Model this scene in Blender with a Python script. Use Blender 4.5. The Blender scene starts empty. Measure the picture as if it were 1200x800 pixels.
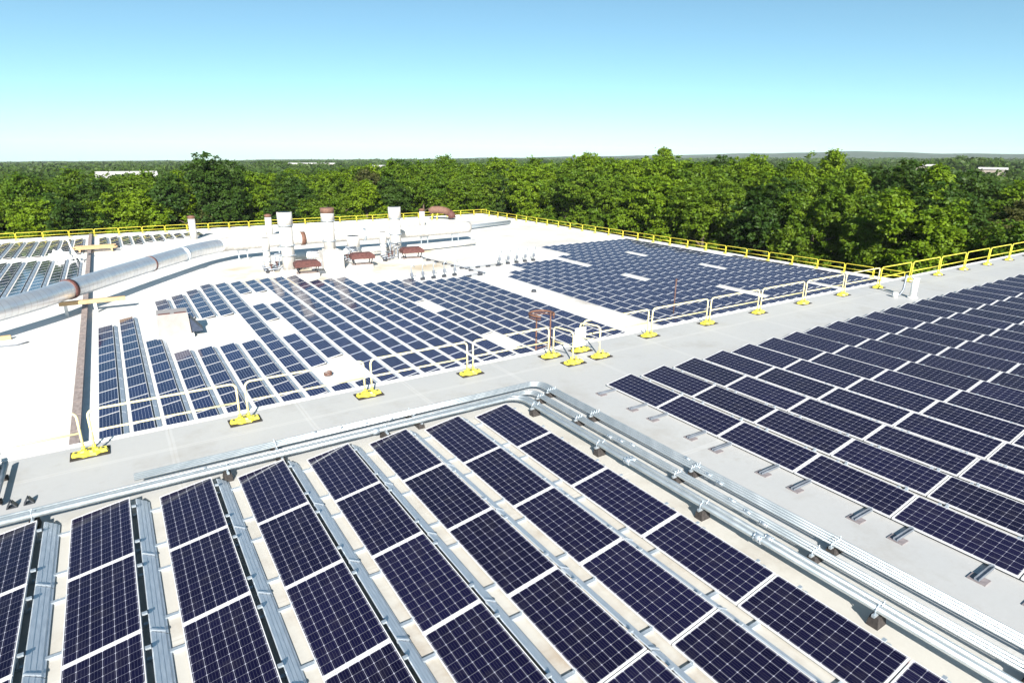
import bpy, math, random
import numpy as np
from mathutils import Vector, Matrix
random.seed(7)
RNG = np.random.default_rng(11)
S = bpy.context.scene
COL = S.collection
PI = math.pi

# ------------------------------------------------------------------ camera, sky, sun, exposure
CAM_Z = 6.53
YAW, PITCH, ROLL, FPX = 0.5787, 0.3043, 0.0086, 712.7
fw = Vector((math.sin(YAW) * math.cos(PITCH), math.cos(YAW) * math.cos(PITCH), -math.sin(PITCH)))
rt = Vector((math.cos(YAW), -math.sin(YAW), 0))
up = rt.cross(fw)
r2 = rt * math.cos(ROLL) + up * math.sin(ROLL)
u2 = up * math.cos(ROLL) - rt * math.sin(ROLL)
cam_d = bpy.data.cameras.new('camera')
cam = bpy.data.objects.new('camera', cam_d)
COL.objects.link(cam)
cam.matrix_world = Matrix(((r2.x, u2.x, -fw.x, 0), (r2.y, u2.y, -fw.y, 0), (r2.z, u2.z, -fw.z, CAM_Z), (0, 0, 0, 1)))
cam_d.sensor_width = 36
cam_d.lens = FPX / 1200 * 36
cam_d.clip_start = 0.1
cam_d.clip_end = 60000
S.camera = cam

SUN_EL, SUN_HEAD = math.radians(29), math.radians(27)      # light travels along SUN_HEAD (from +y towards +x)
world = bpy.data.worlds.new('World')
S.world = world
world.use_nodes = True
wn = world.node_tree
bg = wn.nodes['Background']
sky = wn.nodes.new('ShaderNodeTexSky')
sky.sky_type = 'NISHITA'
sky.sun_disc = False
sky.sun_elevation = SUN_EL
sky.sun_rotation = PI + SUN_HEAD
sky.air_density = 0.58
sky.dust_density = 0.3
sky.ozone_density = 3.0
gm = wn.nodes.new('ShaderNodeGamma'); gm.inputs[1].default_value = 0.86
tint = wn.nodes.new('ShaderNodeMix'); tint.data_type = 'RGBA'; tint.blend_type = 'MULTIPLY'; tint.inputs[0].default_value = 1
tint.inputs[7].default_value = (.80, 1.0, .86, 1)
wn.links.new(sky.outputs[0], gm.inputs[0]); wn.links.new(gm.outputs[0], tint.inputs[6]); wn.links.new(tint.outputs[2], bg.inputs[0])
bg.inputs[1].default_value = 0.10
sun_d = bpy.data.lights.new('sun', 'SUN')
sun_d.energy = 5.0
sun_d.angle = math.radians(0.55)
sun_d.color = (1.0, 0.95, 0.86)
sun = bpy.data.objects.new('sun', sun_d)
COL.objects.link(sun)
ld = Vector((math.sin(SUN_HEAD) * math.cos(SUN_EL), math.cos(SUN_HEAD) * math.cos(SUN_EL), -math.sin(SUN_EL)))
sun.rotation_euler = ld.to_track_quat('-Z', 'Y').to_euler()
sun.location = (-20, -40, 60)
S.view_settings.view_transform = 'Standard'
S.view_settings.look = 'None'
S.view_settings.gamma = 1
S.view_settings.use_curve_mapping = False
S.view_settings.exposure = 1.15
S.render.engine = 'CYCLES'
S.cycles.max_bounces = 6
S.cycles.volume_bounces = 0

# ------------------------------------------------------------------ mesh helper
class MB:
    def __init__(s):
        s.v = []; s.f = []; s.m = []; s.uv = {}; s.sm = []
    def face(s, pts, mi=0, uv=None, smooth=False):
        b = len(s.v); s.v += [tuple(p) for p in pts]
        s.f.append(tuple(range(b, b + len(pts)))); s.m.append(mi); s.sm.append(smooth)
        if uv: s.uv[len(s.f) - 1] = uv
    def box(s, c, d, mi=0, rz=0, M=None):
        hx, hy, hz = d[0] / 2, d[1] / 2, d[2] / 2
        P = [Vector((x, y, z)) for z in (-hz, hz) for y in (-hy, hy) for x in (-hx, hx)]
        if M is None: M = Matrix.Rotation(rz, 3, 'Z')
        b = len(s.v)
        s.v += [tuple(M @ p + Vector(c)) for p in P]
        for q in ((0, 2, 3, 1), (4, 5, 7, 6), (0, 1, 5, 4), (2, 6, 7, 3), (0, 4, 6, 2), (1, 3, 7, 5)):
            s.f.append(tuple(b + i for i in q)); s.m.append(mi); s.sm.append(False)
    def tube(s, pts, r, n=8, mi=0, caps=True):
        pts = [Vector(p) for p in pts]
        rr = r if isinstance(r, (list, tuple)) else [r] * len(pts)
        t0 = (pts[1] - pts[0]).normalized()
        a = Vector((0, 0, 1)) if abs(t0.z) < .9 else Vector((1, 0, 0))
        nx = t0.cross(a).normalized()
        base = len(s.v); prev = t0
        for i, p in enumerate(pts):
            if i == 0: t = t0
            elif i == len(pts) - 1: t = (p - pts[i - 1]).normalized()
            else: t = ((p - pts[i - 1]).normalized() + (pts[i + 1] - p).normalized()).normalized()
            nx = prev.rotation_difference(t) @ nx; prev = t
            ny = t.cross(nx)
            for k in range(n):
                an = 2 * PI * k / n
                s.v.append(tuple(p + (nx * math.cos(an) + ny * math.sin(an)) * rr[i]))
        for i in range(len(pts) - 1):
            for k in range(n):
                q = (base + i * n + k, base + i * n + (k + 1) % n, base + (i + 1) * n + (k + 1) % n, base + (i + 1) * n + k)
                s.f.append(q); s.m.append(mi); s.sm.append(True)
        if caps:
            s.f.append(tuple(base + k for k in range(n))[::-1]); s.m.append(mi); s.sm.append(False)
            e = base + (len(pts) - 1) * n
            s.f.append(tuple(e + k for k in range(n))); s.m.append(mi); s.sm.append(False)
    def prism(s, poly, z0, z1, mi=0, top=None, off=(0, 0, 0)):
        top = top or poly; n = len(poly); b = len(s.v); ox, oy, oz = off
        s.v += [(x + ox, y + oy, z0 + oz) for x, y in poly] + [(x + ox, y + oy, z1 + oz) for x, y in top]
        s.f.append(tuple(b + i for i in range(n))[::-1]); s.f.append(tuple(b + n + i for i in range(n)))
        for i in range(n): s.f.append((b + i, b + (i + 1) % n, b + n + (i + 1) % n, b + n + i))
        s.m += [mi] * (n + 2); s.sm += [False] * (n + 2)
    def mesh(s, name, mats):
        me = bpy.data.meshes.new(name)
        me.from_pydata(s.v, [], s.f)
        for m in (mats if isinstance(mats, (list, tuple)) else [mats]): me.materials.append(m)
        me.polygons.foreach_set('material_index', s.m)
        me.polygons.foreach_set('use_smooth', s.sm)
        if s.uv:
            l = me.uv_layers.new(name='UVMap')
            for fi, uv in s.uv.items():
                for k, li in enumerate(me.polygons[fi].loop_indices): l.data[li].uv = uv[k]
        me.update()
        return me
    def build(s, name, mats, parent=None, loc=None, rz=0):
        o = bpy.data.objects.new(name, s.mesh(name, mats)); COL.objects.link(o)
        if parent: o.parent = parent
        if loc is not None: o.location = loc
        o.rotation_euler.z = rz
        return o

def place(me, name, parent=None, loc=(0, 0, 0), rz=0):
    o = bpy.data.objects.new(name, me); COL.objects.link(o)
    o.parent = parent; o.location = loc; o.rotation_euler.z = rz
    return o
def tag(o, label, cat, group=None):
    o['label'] = label; o['category'] = cat
    if group: o['group'] = group
    return o
def thing(name, label, cat, loc=(0, 0, 0), rz=0, group=None):
    o = bpy.data.objects.new(name, None); COL.objects.link(o)
    o.location = loc; o.rotation_euler.z = rz; o.empty_display_size = .3
    return tag(o, label, cat, group)
def struct(o): o['kind'] = 'structure'; return o
def copy_tree(o, loc=None, rz=None, parent=None):
    c = o.copy(); COL.objects.link(c)
    if parent: c.parent = parent
    if loc is not None: c.location = loc
    if rz is not None: c.rotation_euler.z = rz
    for ch in list(o.children): copy_tree(ch, parent=c)
    return c
ORD = ['first', 'second', 'third', 'fourth', 'fifth', 'sixth', 'seventh', 'eighth', 'ninth', 'tenth', 'eleventh', 'twelfth', 'thirteenth',
       'fourteenth', 'fifteenth', 'sixteenth', 'seventeenth', 'eighteenth', 'nineteenth', 'twentieth', 'twenty-first', 'twenty-second',
       'twenty-third', 'twenty-fourth', 'twenty-fifth', 'twenty-sixth', 'twenty-seventh', 'twenty-eighth', 'twenty-ninth', 'thirtieth',
       'thirty-first', 'thirty-second', 'thirty-third', 'thirty-fourth', 'thirty-fifth', 'thirty-sixth', 'thirty-seventh']

# ------------------------------------------------------------------ materials
class NT:
    def __init__(s, name):
        s.mat = bpy.data.materials.new(name); s.mat.use_nodes = True
        s.t = s.mat.node_tree; s.b = s.t.nodes['Principled BSDF']
    def n(s, typ, **kw):
        nd = s.t.nodes.new(typ)
        for k, v in kw.items(): setattr(nd, k, v)
        return nd
    def l(s, a, b): s.t.links.new(a, b)
    def val(s, x, sock):
        if hasattr(x, 'links') or isinstance(x, bpy.types.NodeSocket): s.l(x, sock)
        else: sock.default_value = x
    def math(s, op, a, b=0.0, c=None):
        nd = s.n('ShaderNodeMath', operation=op)
        s.val(a, nd.inputs[0]); s.val(b, nd.inputs[1])
        if c is not None: s.val(c, nd.inputs[2])
        return nd.outputs[0]
    def mix(s, f, a, b):
        nd = s.n('ShaderNodeMix', data_type='RGBA')
        s.val(f, nd.inputs[0])
        for x, i in ((a, 6), (b, 7)):
            if isinstance(x, tuple): nd.inputs[i].default_value = (*x, 1)
            else: s.l(x, nd.inputs[i])
        return nd.outputs[2]
    def noise(s, scale, detail=4, coord='Object', rough=.55, stretch=None):
        tc = s.n('ShaderNodeTexCoord'); src = tc.outputs[coord]
        if stretch:
            mp = s.n('ShaderNodeMapping'); mp.inputs['Scale'].default_value = stretch
            s.l(src, mp.inputs[0]); src = mp.outputs[0]
        nz = s.n('ShaderNodeTexNoise'); nz.inputs['Scale'].default_value = scale
        nz.inputs['Detail'].default_value = detail; nz.inputs['Roughness'].default_value = rough
        s.l(src, nz.inputs['Vector']); return nz.outputs[0]
    def ramp(s, x, a, b):
        nd = s.n('ShaderNodeMapRange'); s.l(x, nd.inputs[0])
        nd.inputs[1].default_value = a; nd.inputs[2].default_value = b
        return nd.outputs[0]
    def bump(s, h, st=.2, dist=.02):
        bp = s.n('ShaderNodeBump'); bp.inputs['Strength'].default_value = st; bp.inputs['Distance'].default_value = dist
        s.l(h, bp.inputs['Height']); s.l(bp.outputs[0], s.b.inputs['Normal'])
    def set(s, col=None, rough=None, metal=None, spec=None):
        if col is not None: s.val((*col, 1) if isinstance(col, tuple) else col, s.b.inputs['Base Color'])
        if rough is not None: s.val(rough, s.b.inputs['Roughness'])
        if metal is not None: s.b.inputs['Metallic'].default_value = metal
        if spec is not None: s.b.inputs['Specular IOR Level'].default_value = spec
        return s.mat

def simple(name, c0, c1, scale=6, rough=.6, metal=0, r1=None, stretch=None, coord='Object', lo=.3, hi=.7):
    k = NT(name); f = k.ramp(k.noise(scale, 5, stretch=stretch, coord=coord), lo, hi)
    k.set(k.mix(f, c0, c1), rough, metal)
    if r1 is not None:
        mr = k.n('ShaderNodeMapRange'); k.l(f, mr.inputs[0]); mr.inputs[3].default_value = rough; mr.inputs[4].default_value = r1
        k.l(mr.outputs[0], k.b.inputs['Roughness'])
    return k.mat

def cell_material(name, dark, dark2, line, fu=.72, fv=.50):
    k = NT(name)
    uv = k.n('ShaderNodeUVMap'); sp = k.n('ShaderNodeSeparateXYZ'); k.l(uv.outputs[0], sp.inputs[0])
    def edge(sock, w):                       # 1 on the lines between cells
        fr = k.math('FRACT', sock); d = k.math('ABSOLUTE', k.math('SUBTRACT', fr, .5)); d = k.math('SUBTRACT', .5, d)
        return d, k.math('LESS_THAN', d, w)
    du, lu = edge(sp.outputs[0], .019)
    dv, lv = edge(sp.outputs[1], .015)
    dia = k.math('LESS_THAN', k.math('ADD', du, dv), .088)
    bus = k.math('LESS_THAN', k.math('ABSOLUTE', k.math('SUBTRACT', k.math('FRACT', k.math('MULTIPLY', sp.outputs[0], 4)), .5)), .05)
    oi = k.n('ShaderNodeObjectInfo')
    fl = k.n('ShaderNodeVectorMath', operation='FLOOR'); k.l(uv.outputs[0], fl.inputs[0])
    wn_ = k.n('ShaderNodeTexWhiteNoise', noise_dimensions='4D'); k.l(fl.outputs[0], wn_.inputs[0]); k.l(oi.outputs['Random'], wn_.inputs['W'])
    f = k.math('ADD', k.math('MULTIPLY', wn_.outputs[0], .35), k.math('MULTIPLY', oi.outputs['Random'], .65))
    c = k.mix(f, dark, dark2)
    c = k.mix(k.math('MULTIPLY', bus, .10), c, line)
    c = k.mix(k.math('MULTIPLY', lv, fv), c, line)
    c = k.mix(k.math('MAXIMUM', k.math('MULTIPLY', lu, fu), dia), c, line)
    dirt = k.ramp(k.noise(2.2, 6, rough=.7), .55, .85)
    c = k.mix(k.math('MULTIPLY', dirt, .05), c, (.30, .27, .22))
    k.set(c, .16, 0, .24)
    mr = k.n('ShaderNodeMapRange'); k.l(dirt, mr.inputs[0]); mr.inputs[3].default_value = .07; mr.inputs[4].default_value = .22
    k.l(mr.outputs[0], k.b.inputs['Roughness'])
    return k.mat

M = {}
M['cells'] = cell_material('solar_cells', (.0034, .0028, .016), (.0070, .0060, .030), (.36, .36, .44))
M['cells_low'] = cell_material('solar_cells_sky_tinted', (.004, .008, .036), (.008, .014, .066), (.42, .46, .58), .9, .22)  # same cells made bluer: sky reflection put into the colour
M['frame'] = simple('anodised_frame', (.56, .56, .58), (.66, .66, .67), 3, .42, .0)
M['galv'] = simple('galvanised_steel', (.40, .46, .52), (.58, .63, .68), 9, .42, .65, .55)
M['deflector'] = simple('deflector_sheet', (.44, .50, .57), (.58, .64, .71), 5, .45, .45, .6, stretch=(6, 1, 6))
M['conduit'] = simple('emt_conduit', (.46, .51, .54), (.58, .62, .65), 4, .32, .74, .42, stretch=(3, 1, 3))
M['rubber'] = simple('black_rubber', (.016, .014, .012), (.045, .038, .032), 14, .85)
M['block'] = simple('recycled_rubber_block', (.018, .016, .016), (.050, .043, .042), 20, .9)
M['padgrey'] = simple('rubber_pad', (.16, .14, .15), (.26, .23, .24), 14, .85)
M['yellow'] = simple('yellow_paint', (.76, .64, .045), (.82, .72, .09), 5, .38)
M['cream'] = simple('overexposed_yellow_paint', (.84, .71, .34), (.88, .78, .46), 4, .38)  # yellow paint lightened: strong sun on the near rails put into the colour
M['white_metal'] = simple('white_painted_metal', (.70, .69, .66), (.84, .83, .81), 2.5, .45)
M['white_pvc'] = simple('white_pvc', (.78, .78, .76), (.84, .84, .82), 4, .35)
M['rust'] = simple('rusty_red_paint', (.060, .022, .020), (.125, .046, .040), 5, .75)
M['rust_light'] = simple('rust_bleached', (.10, .050, .034), (.20, .11, .080), 5, .8)
M['rusty_pipe'] = simple('rusty_steel', (.09, .040, .026), (.19, .095, .065), 7, .8)
M['darkmetal'] = simple('dark_metal', (.03, .035, .045), (.07, .075, .09), 6, .5, .3)
M['navy'] = simple('navy_hood_paint', (.02, .03, .06), (.04, .055, .09), 4, .45)
M['pipegrey'] = simple('dull_grey_pipe', (.16, .18, .22), (.26, .29, .34), 6, .5, .4)
M['timber'] = simple('weathered_timber', (.42, .27, .13), (.62, .43, .24), 4, .85, stretch=(1, 6, 6))
M['curb'] = simple('brown_flashing', (.20, .16, .15), (.36, .30, .28), 3, .75, stretch=(2, .8, 2))
M['wall'] = simple('metal_siding', (.40, .39, .36), (.50, .48, .45), 1.2, .7)
M['redpaint'] = simple('pink_red_marking', (.62, .22, .20), (.74, .42, .38), 3, .8, lo=.35, hi=.6)
M['cabinet'] = simple('pinkish_white_cabinet', (.28, .255, .248), (.34, .315, .305), 2, .5)
M['stack'] = simple('weathered_white_stack', (.40, .375, .35), (.62, .60, .57), 1.4, .5, stretch=(2, 2, .5))
M['shed'] = simple('shed_cladding', (.26, .225, .20), (.34, .30, .27), .25, .7)
M['shedroof'] = simple('shed_roof', (.46, .45, .44), (.60, .58, .56), .12, .6)
M['sign'] = simple('white_sign_plate', (.80, .80, .76), (.85, .85, .82), 4, .4)

def duct_mat():
    k = NT('spiral_duct_metal')
    uv = k.n('ShaderNodeUVMap'); sp = k.n('ShaderNodeSeparateXYZ'); k.l(uv.outputs[0], sp.inputs[0])
    fr = k.math('ABSOLUTE', k.math('SUBTRACT', k.math('FRACT', k.math('MULTIPLY', sp.outputs[0], 1.9)), .5))
    ridge = k.ramp(fr, .40, .48)
    c = k.mix(k.ramp(k.noise(1.3, 5), .3, .7), (.66, .68, .72), (.82, .82, .82))
    c = k.mix(k.math('MULTIPLY', ridge, .30), c, (.45, .40, .36))
    k.set(c, .33, .75)
    k.bump(ridge, .2, .02)
    return k.mat
M['duct'] = duct_mat()

def roof_mat(name, base, base2, dirtc, dirt_amt, seam_x, seam_y, warm=None, zones=None):
    k = NT(name)
    geo = k.n('ShaderNodeNewGeometry'); sp = k.n('ShaderNodeSeparateXYZ'); k.l(geo.outputs['Position'], sp.inputs[0])
    big = k.ramp(k.noise(.09, 5, rough=.6), .35, .68)
    c = k.mix(big, base, base2)
    fine = k.noise(7, 8, rough=.75)
    if warm:
        mx = k.math('MULTIPLY', k.ramp(sp.outputs[0], warm[0] + .35, warm[0] - .35), k.ramp(sp.outputs[1], warm[1] + .35, warm[1] - .35))
        c = k.mix(mx, c, warm[2])
    st = k.ramp(k.noise(.55, 7, rough=.7), .52, .78)
    c = k.mix(k.math('MULTIPLY', st, dirt_amt), c, dirtc)
    st2 = k.ramp(k.noise(2.6, 6, rough=.65), .60, .80)
    c = k.mix(k.math('MULTIPLY', st2, dirt_amt * .8), c, dirtc)
    c = k.mix(k.math('MULTIPLY', k.ramp(fine, .45, .75), .10), c, dirtc)
    for ax, per, off in ((0, seam_x, .37), (1, seam_y, .21)):
        if not per: continue
        wob = k.math('MULTIPLY', k.noise(.7, 2), .05)
        d = k.math('ABSOLUTE', k.math('SUBTRACT', k.math('FRACT', k.math('ADD', k.math('DIVIDE', k.math('ADD', sp.outputs[ax], wob), per), off)), .5))
        ln = k.math('LESS_THAN', d, .014 / per)
        c = k.mix(k.math('MULTIPLY', ln, k.math('MULTIPLY', k.ramp(k.noise(.8, 3), .25, .7), .45)), c, dirtc)
        band = k.math('LESS_THAN', d, .07 / per)
        c = k.mix(k.math('MULTIPLY', band, .10), c, (.80, .80, .80))
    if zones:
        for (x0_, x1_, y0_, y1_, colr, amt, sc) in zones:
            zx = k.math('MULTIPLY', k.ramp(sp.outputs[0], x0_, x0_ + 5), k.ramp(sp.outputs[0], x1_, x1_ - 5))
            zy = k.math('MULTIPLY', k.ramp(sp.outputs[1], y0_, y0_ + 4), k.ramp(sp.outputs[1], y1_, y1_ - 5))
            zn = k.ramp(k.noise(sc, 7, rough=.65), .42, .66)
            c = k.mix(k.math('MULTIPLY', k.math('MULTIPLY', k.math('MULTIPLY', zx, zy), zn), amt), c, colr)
    k.set(c, .62, 0, .35)
    k.bump(k.noise(1.1, 6, rough=.6), .18, .04)
    return k.mat
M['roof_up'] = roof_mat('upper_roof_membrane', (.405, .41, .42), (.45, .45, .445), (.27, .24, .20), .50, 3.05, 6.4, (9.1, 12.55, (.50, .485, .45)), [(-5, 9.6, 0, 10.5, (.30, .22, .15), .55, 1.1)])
M['roof_low'] = roof_mat('lower_roof_coating', (.70, .69, .665), (.76, .75, .73), (.46, .38, .28), .34, 0, 5.2, None, [(6, 40, 60, 80, (.46, .36, .22), .9, .16), (36, 70, 60, 108, (.50, .47, .43), .7, .12), (-40, -3, 60, 113, (.48, .42, .34), .5, .2), (30, 40, 30, 50, (.34, .30, .27), .7, .22)])

def ground_mat():
    k = NT('ground_cover')
    f = k.ramp(k.noise(.02, 8, 'Generated' if 0 else 'Object', .65), .35, .7)
    c = k.mix(f, (.030, .048, .014), (.075, .09, .035))
    k.set(c, .95, 0, .1); return k.mat
M['ground'] = ground_mat()

def leaf_mat(name, a, b, c3):
    k = NT(name)
    oi = k.n('ShaderNodeObjectInfo')
    at = k.n('ShaderNodeAttribute', attribute_name='tint')
    f = k.math('ADD', k.math('MULTIPLY', at.outputs['Fac'], .7), k.math('MULTIPLY', oi.outputs['Random'], .3))
    col = k.mix(f, a, b)
    nz = k.ramp(k.noise(.35, 3), .5, .7)
    col = k.mix(k.math('MULTIPLY', nz, .35), col, c3)
    k.set(col, .55, 0, .25)
    tr = k.n('ShaderNodeBsdfTranslucent'); k.l(k.mix(.5, col, (.16, .20, .015)), tr.inputs[0])
    mx = k.n('ShaderNodeMixShader'); mx.inputs[0].default_value = .36
    out = k.t.nodes['Material Output']
    k.l(k.b.outputs[0], mx.inputs[1]); k.l(tr.outputs[0], mx.inputs[2]); k.l(mx.outputs[0], out.inputs[0])
    return k.mat
M['leaf_bright'] = leaf_mat('leaves_bright', (.080, .160, .006), (.190, .285, .010), (.22, .27, .012))
M['leaf_mid'] = leaf_mat('leaves_mid', (.050, .115, .007), (.135, .215, .011), (.16, .20, .012))
M['leaf_dark'] = leaf_mat('leaves_dark', (.024, .064, .009), (.058, .110, .013), (.06, .10, .012))
M['leaf_olive'] = leaf_mat('leaves_olive', (.050, .062, .016), (.10, .10, .026), (.11, .095, .03))
M['leaf_far'] = leaf_mat('leaves_far', (.022, .056, .008), (.068, .120, .012), (.08, .11, .02))
M['bark'] = simple('bark', (.055, .040, .028), (.13, .10, .075), 8, .9)

# ------------------------------------------------------------------ ground and far terrain
LOW = -6.65           # lower roof surface
GZ = -17.0            # ground level
def fall(x, y):
    d = np.hypot(x, y); az = np.degrees(np.arctan2(x, y))
    s = np.interp(az, [-40, -8, 10, 30, 50, 62, 74, 120], [.020, .0175, .0150, .0110, .0062, .0030, .0008, .0005])
    return GZ - s * np.maximum(0, d - 130)
def ground():
    rad = np.concatenate([[0], np.geomspace(30, 6800, 56)]); na = 144
    v = []; f = []
    for r in rad:
        for k in range(na):
            a = 2 * PI * k / na; x, y = r * math.sin(a), r * math.cos(a)
            v.append((x, y, float(fall(np.array(x), np.array(y)))))
    for i in range(len(rad) - 1):
        for k in range(na):
            f.append((i * na + k, i * na + (k + 1) % na, (i + 1) * na + (k + 1) % na, (i + 1) * na + k)[::-1])
    me = bpy.data.meshes.new('ground'); me.from_pydata(v, [], f); me.materials.append(M['ground']); me.update()
    o = bpy.data.objects.new('ground', me); COL.objects.link(o); struct(o)
ground()

def hill(name, az0, az1, dist, h, seed, depth=900):
    rg = np.random.default_rng(seed); n = 90; v = []; f = []
    ph = rg.uniform(0, 6, 6)
    for i in range(n):
        t = i / (n - 1); az = math.radians(az0 + (az1 - az0) * t)
        hh = h * (math.sin(PI * t) ** .5) * (.72 + .14 * math.sin(7 * t + ph[0]) + .10 * math.sin(17 * t + ph[1]) + .05 * math.sin(41 * t + ph[2]) + .025 * math.sin(97 * t + ph[3]))
        for j, q in enumerate((-1, -.75, -.5, -.25, 0, .4, 1)):
            d = dist + q * depth; x, y = d * math.sin(az), d * math.cos(az)
            z = float(fall(np.array(x), np.array(y))) - 2 + hh * math.cos(q * PI / 2) ** 1.2 + 0
            v.append((x, y, z))
    for i in range(n - 1):
        for j in range(6):
            f.append((i * 7 + j, i * 7 + j + 1, (i + 1) * 7 + j + 1, (i + 1) * 7 + j))
    me = bpy.data.meshes.new(name); me.from_pydata(v, [], f); me.materials.append(M['leaf_far']); me.update()
    o = bpy.data.objects.new(name, me); COL.objects.link(o); struct(o)
hill('hill', 38, 100, 5200, 66, 3)
hill('hill', 20, 60, 4300, 30, 5)
hill('hill', -30, 26, 3600, 26, 8)

# ------------------------------------------------------------------ buildings
YE = 15.98            # edge of the upper roof
up_b = thing('factory_building', 'higher factory block with grey roof carrying the near solar arrays', 'building', (20, -10, GZ))
def rel(o, b): o.location = Vector(o.location) - Vector(b.location)
def slab(name, x0, x1, y0, y1, z0, z1, mat, par):
    b = MB(); b.box(((x0 + x1) / 2, (y0 + y1) / 2, (z0 + z1) / 2), (x1 - x0, y1 - y0, z1 - z0))
    o = b.build(name, mat, par); rel(o, par); return o
slab('wall', -42, 74, -40, YE - .06, GZ - .5, -.25, M['wall'], up_b)
slab('roof', -42.05, 74.05, -40.05, YE, -.25, 0, M['roof_up'], up_b)
b = MB(); b.box((16, YE + .012, -.10), (116.2, .03, .26)); b.box((16, YE - .05, .006), (116.2, .12, .02))
o = b.build('edge_flashing', M['white_metal'], up_b); rel(o, up_b)
LX1a, LX1b, LY1 = 71.3, 67.2, 115.2
low_b = thing('factory_building', 'lower factory block with bright white roof, solar arrays and exhaust stacks', 'building', (20, 60, GZ))
def poly_slab(name, poly, z0, z1, mat, par):
    b = MB(); b.prism(poly, z0, z1); o = b.build(name, mat, par); rel(o, par); return o
lp = [(-60, YE), (LX1a, YE), (LX1b, LY1), (-60, LY1)]
poly_slab('wall', [(-59.9, YE), (LX1a - .1, YE), (LX1b - .1, LY1 - .1), (-59.9, LY1 - .1)], GZ - .5, LOW - .3, M['wall'], low_b)
poly_slab('roof', lp, LOW - .3, LOW, M['roof_low'], low_b)
b = MB()
b.box((3.6, LY1 - .1, LOW + .07), (127, .3, .14)); b.box(((LX1a + LX1b) / 2 - .1, (YE + LY1) / 2, LOW + .07), (.3, LY1 - YE, .14), rz=math.atan2(LX1a - LX1b, LY1 - YE))
o = b.build('edge_curb', M['white_metal'], low_b); rel(o, low_b)

# pink-red stripe painted along the upper roof beside the inner conduit
b = MB(); b.face([(8.00, 1.0, .004), (8.09, 1.0, .004), (8.05, 9.3, .004), (7.99, 9.3, .004)])
struct(b.build('roof_marking', M['redpaint']))

# raised brown expansion joint across the lower roof
t = thing('expansion_joint', 'long brown raised curb running back across the white lower roof', 'roof curb', (-2.98, 66, LOW))
b = MB(); b.box((0, -.4, .16), (.30, 98.5, .32)); b.build('curb_body', M['curb'], t)
b = MB(); b.box((0, -.4, .335), (.40, 98.5, .03))
for i in range(48): b.box((0.0, -49 + i * 2.05 + random.uniform(-.2, .2), .356), (.38, .10, .02))
b.build('cap_flashing', M['curb'], t)

# ------------------------------------------------------------------ solar panels
W, RISE = .932, .153
def panel_meshes(L, mats, lift=.08):
    x1, z1 = W, lift + RISE
    sl = math.hypot(W, RISE); ang = -math.atan2(RISE, W)
    R = Matrix.Rotation(ang, 3, 'Y')
    def P(u, v, n):                          # u up the slope, v along -y, n normal
        q = R @ Vector((u, 0, n)); return (q.x, -v, q.z + lift)
    G = .012
    fr = MB()
    fwid, th = .026, .038
    def bar(u0, u1, v0, v1):
        c = [(u0, v0), (u1, v0), (u1, v1), (u0, v1)]
        top = [P(u, v, .0) for u, v in c]; bot = [P(u, v, -th) for u, v in c]
        fr.face(top[::-1]); fr.face(bot)
        for i in range(4): fr.face([top[i], top[(i + 1) % 4], bot[(i + 1) % 4], bot[i]])
    fl = .013
    bar(0, fl, G, L - G); bar(sl - fl, sl, G, L - G); bar(fl, sl - fl, G, G + fwid); bar(fl, sl - fl, L - G - fwid, L - G)
    ce = MB()
    m = fwid - .001; q_ = .012
    ce.face([P(q_, G + m, -.004), P(q_, L - G - m, -.004), P(sl - q_, L - G - m, -.004), P(sl - q_, G + m, -.004)],
            uv=[(-.09, -.05), (-.09, 12.05), (6.09, 12.05), (6.09, -.05)])
    ce.face([P(m, G + m, -.03), P(sl - m, G + m, -.03), P(sl - m, L - G - m, -.03), P(m, L - G - m, -.03)], mi=1)
    de = MB()                                # wind deflector: ribbed sheet leaning behind the high edge
    xs = [(x1 + .085, z1 - .078), (x1 + .10, z1 - .070), (x1 + .15, z1 - .098), (x1 + .158, z1 - .108), (x1 + .205, z1 - .135), (x1 + .213, z1 - .145), (x1 + .26, z1 - .172), (x1 + .275, .04), (x1 + .30, .022)]
    for v0, v1 in ((.008, L - .012),):
        for i in range(len(xs) - 1):
            (a, za), (c, zc) = xs[i], xs[i + 1]
            de.face([(a, -v0, za), (a, -v1, za), (c, -v1, zc), (c, -v0, zc)])
        for v in (v0, v1):
            de.face([(x, -v, z) for x, z in xs] + [(x1 + .085, -v, .03)])
        de.box((x1 + .18, -L + .03, .128), (.20, .035, .010), M=Matrix.Rotation(math.radians(31), 3, 'Y'))
    ra = MB()
    ra.box((.70, 0, .022), (1.40, .055, .040)); ra.box((.02, 0, .055), (.05, .05, .05)); ra.box((x1 - .01, 0, .11), (.04, .045, .16)); ra.box((x1 + .05, 0, z1 - .02), (.07, .05, .03))
    return fr, ce, de, ra

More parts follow.
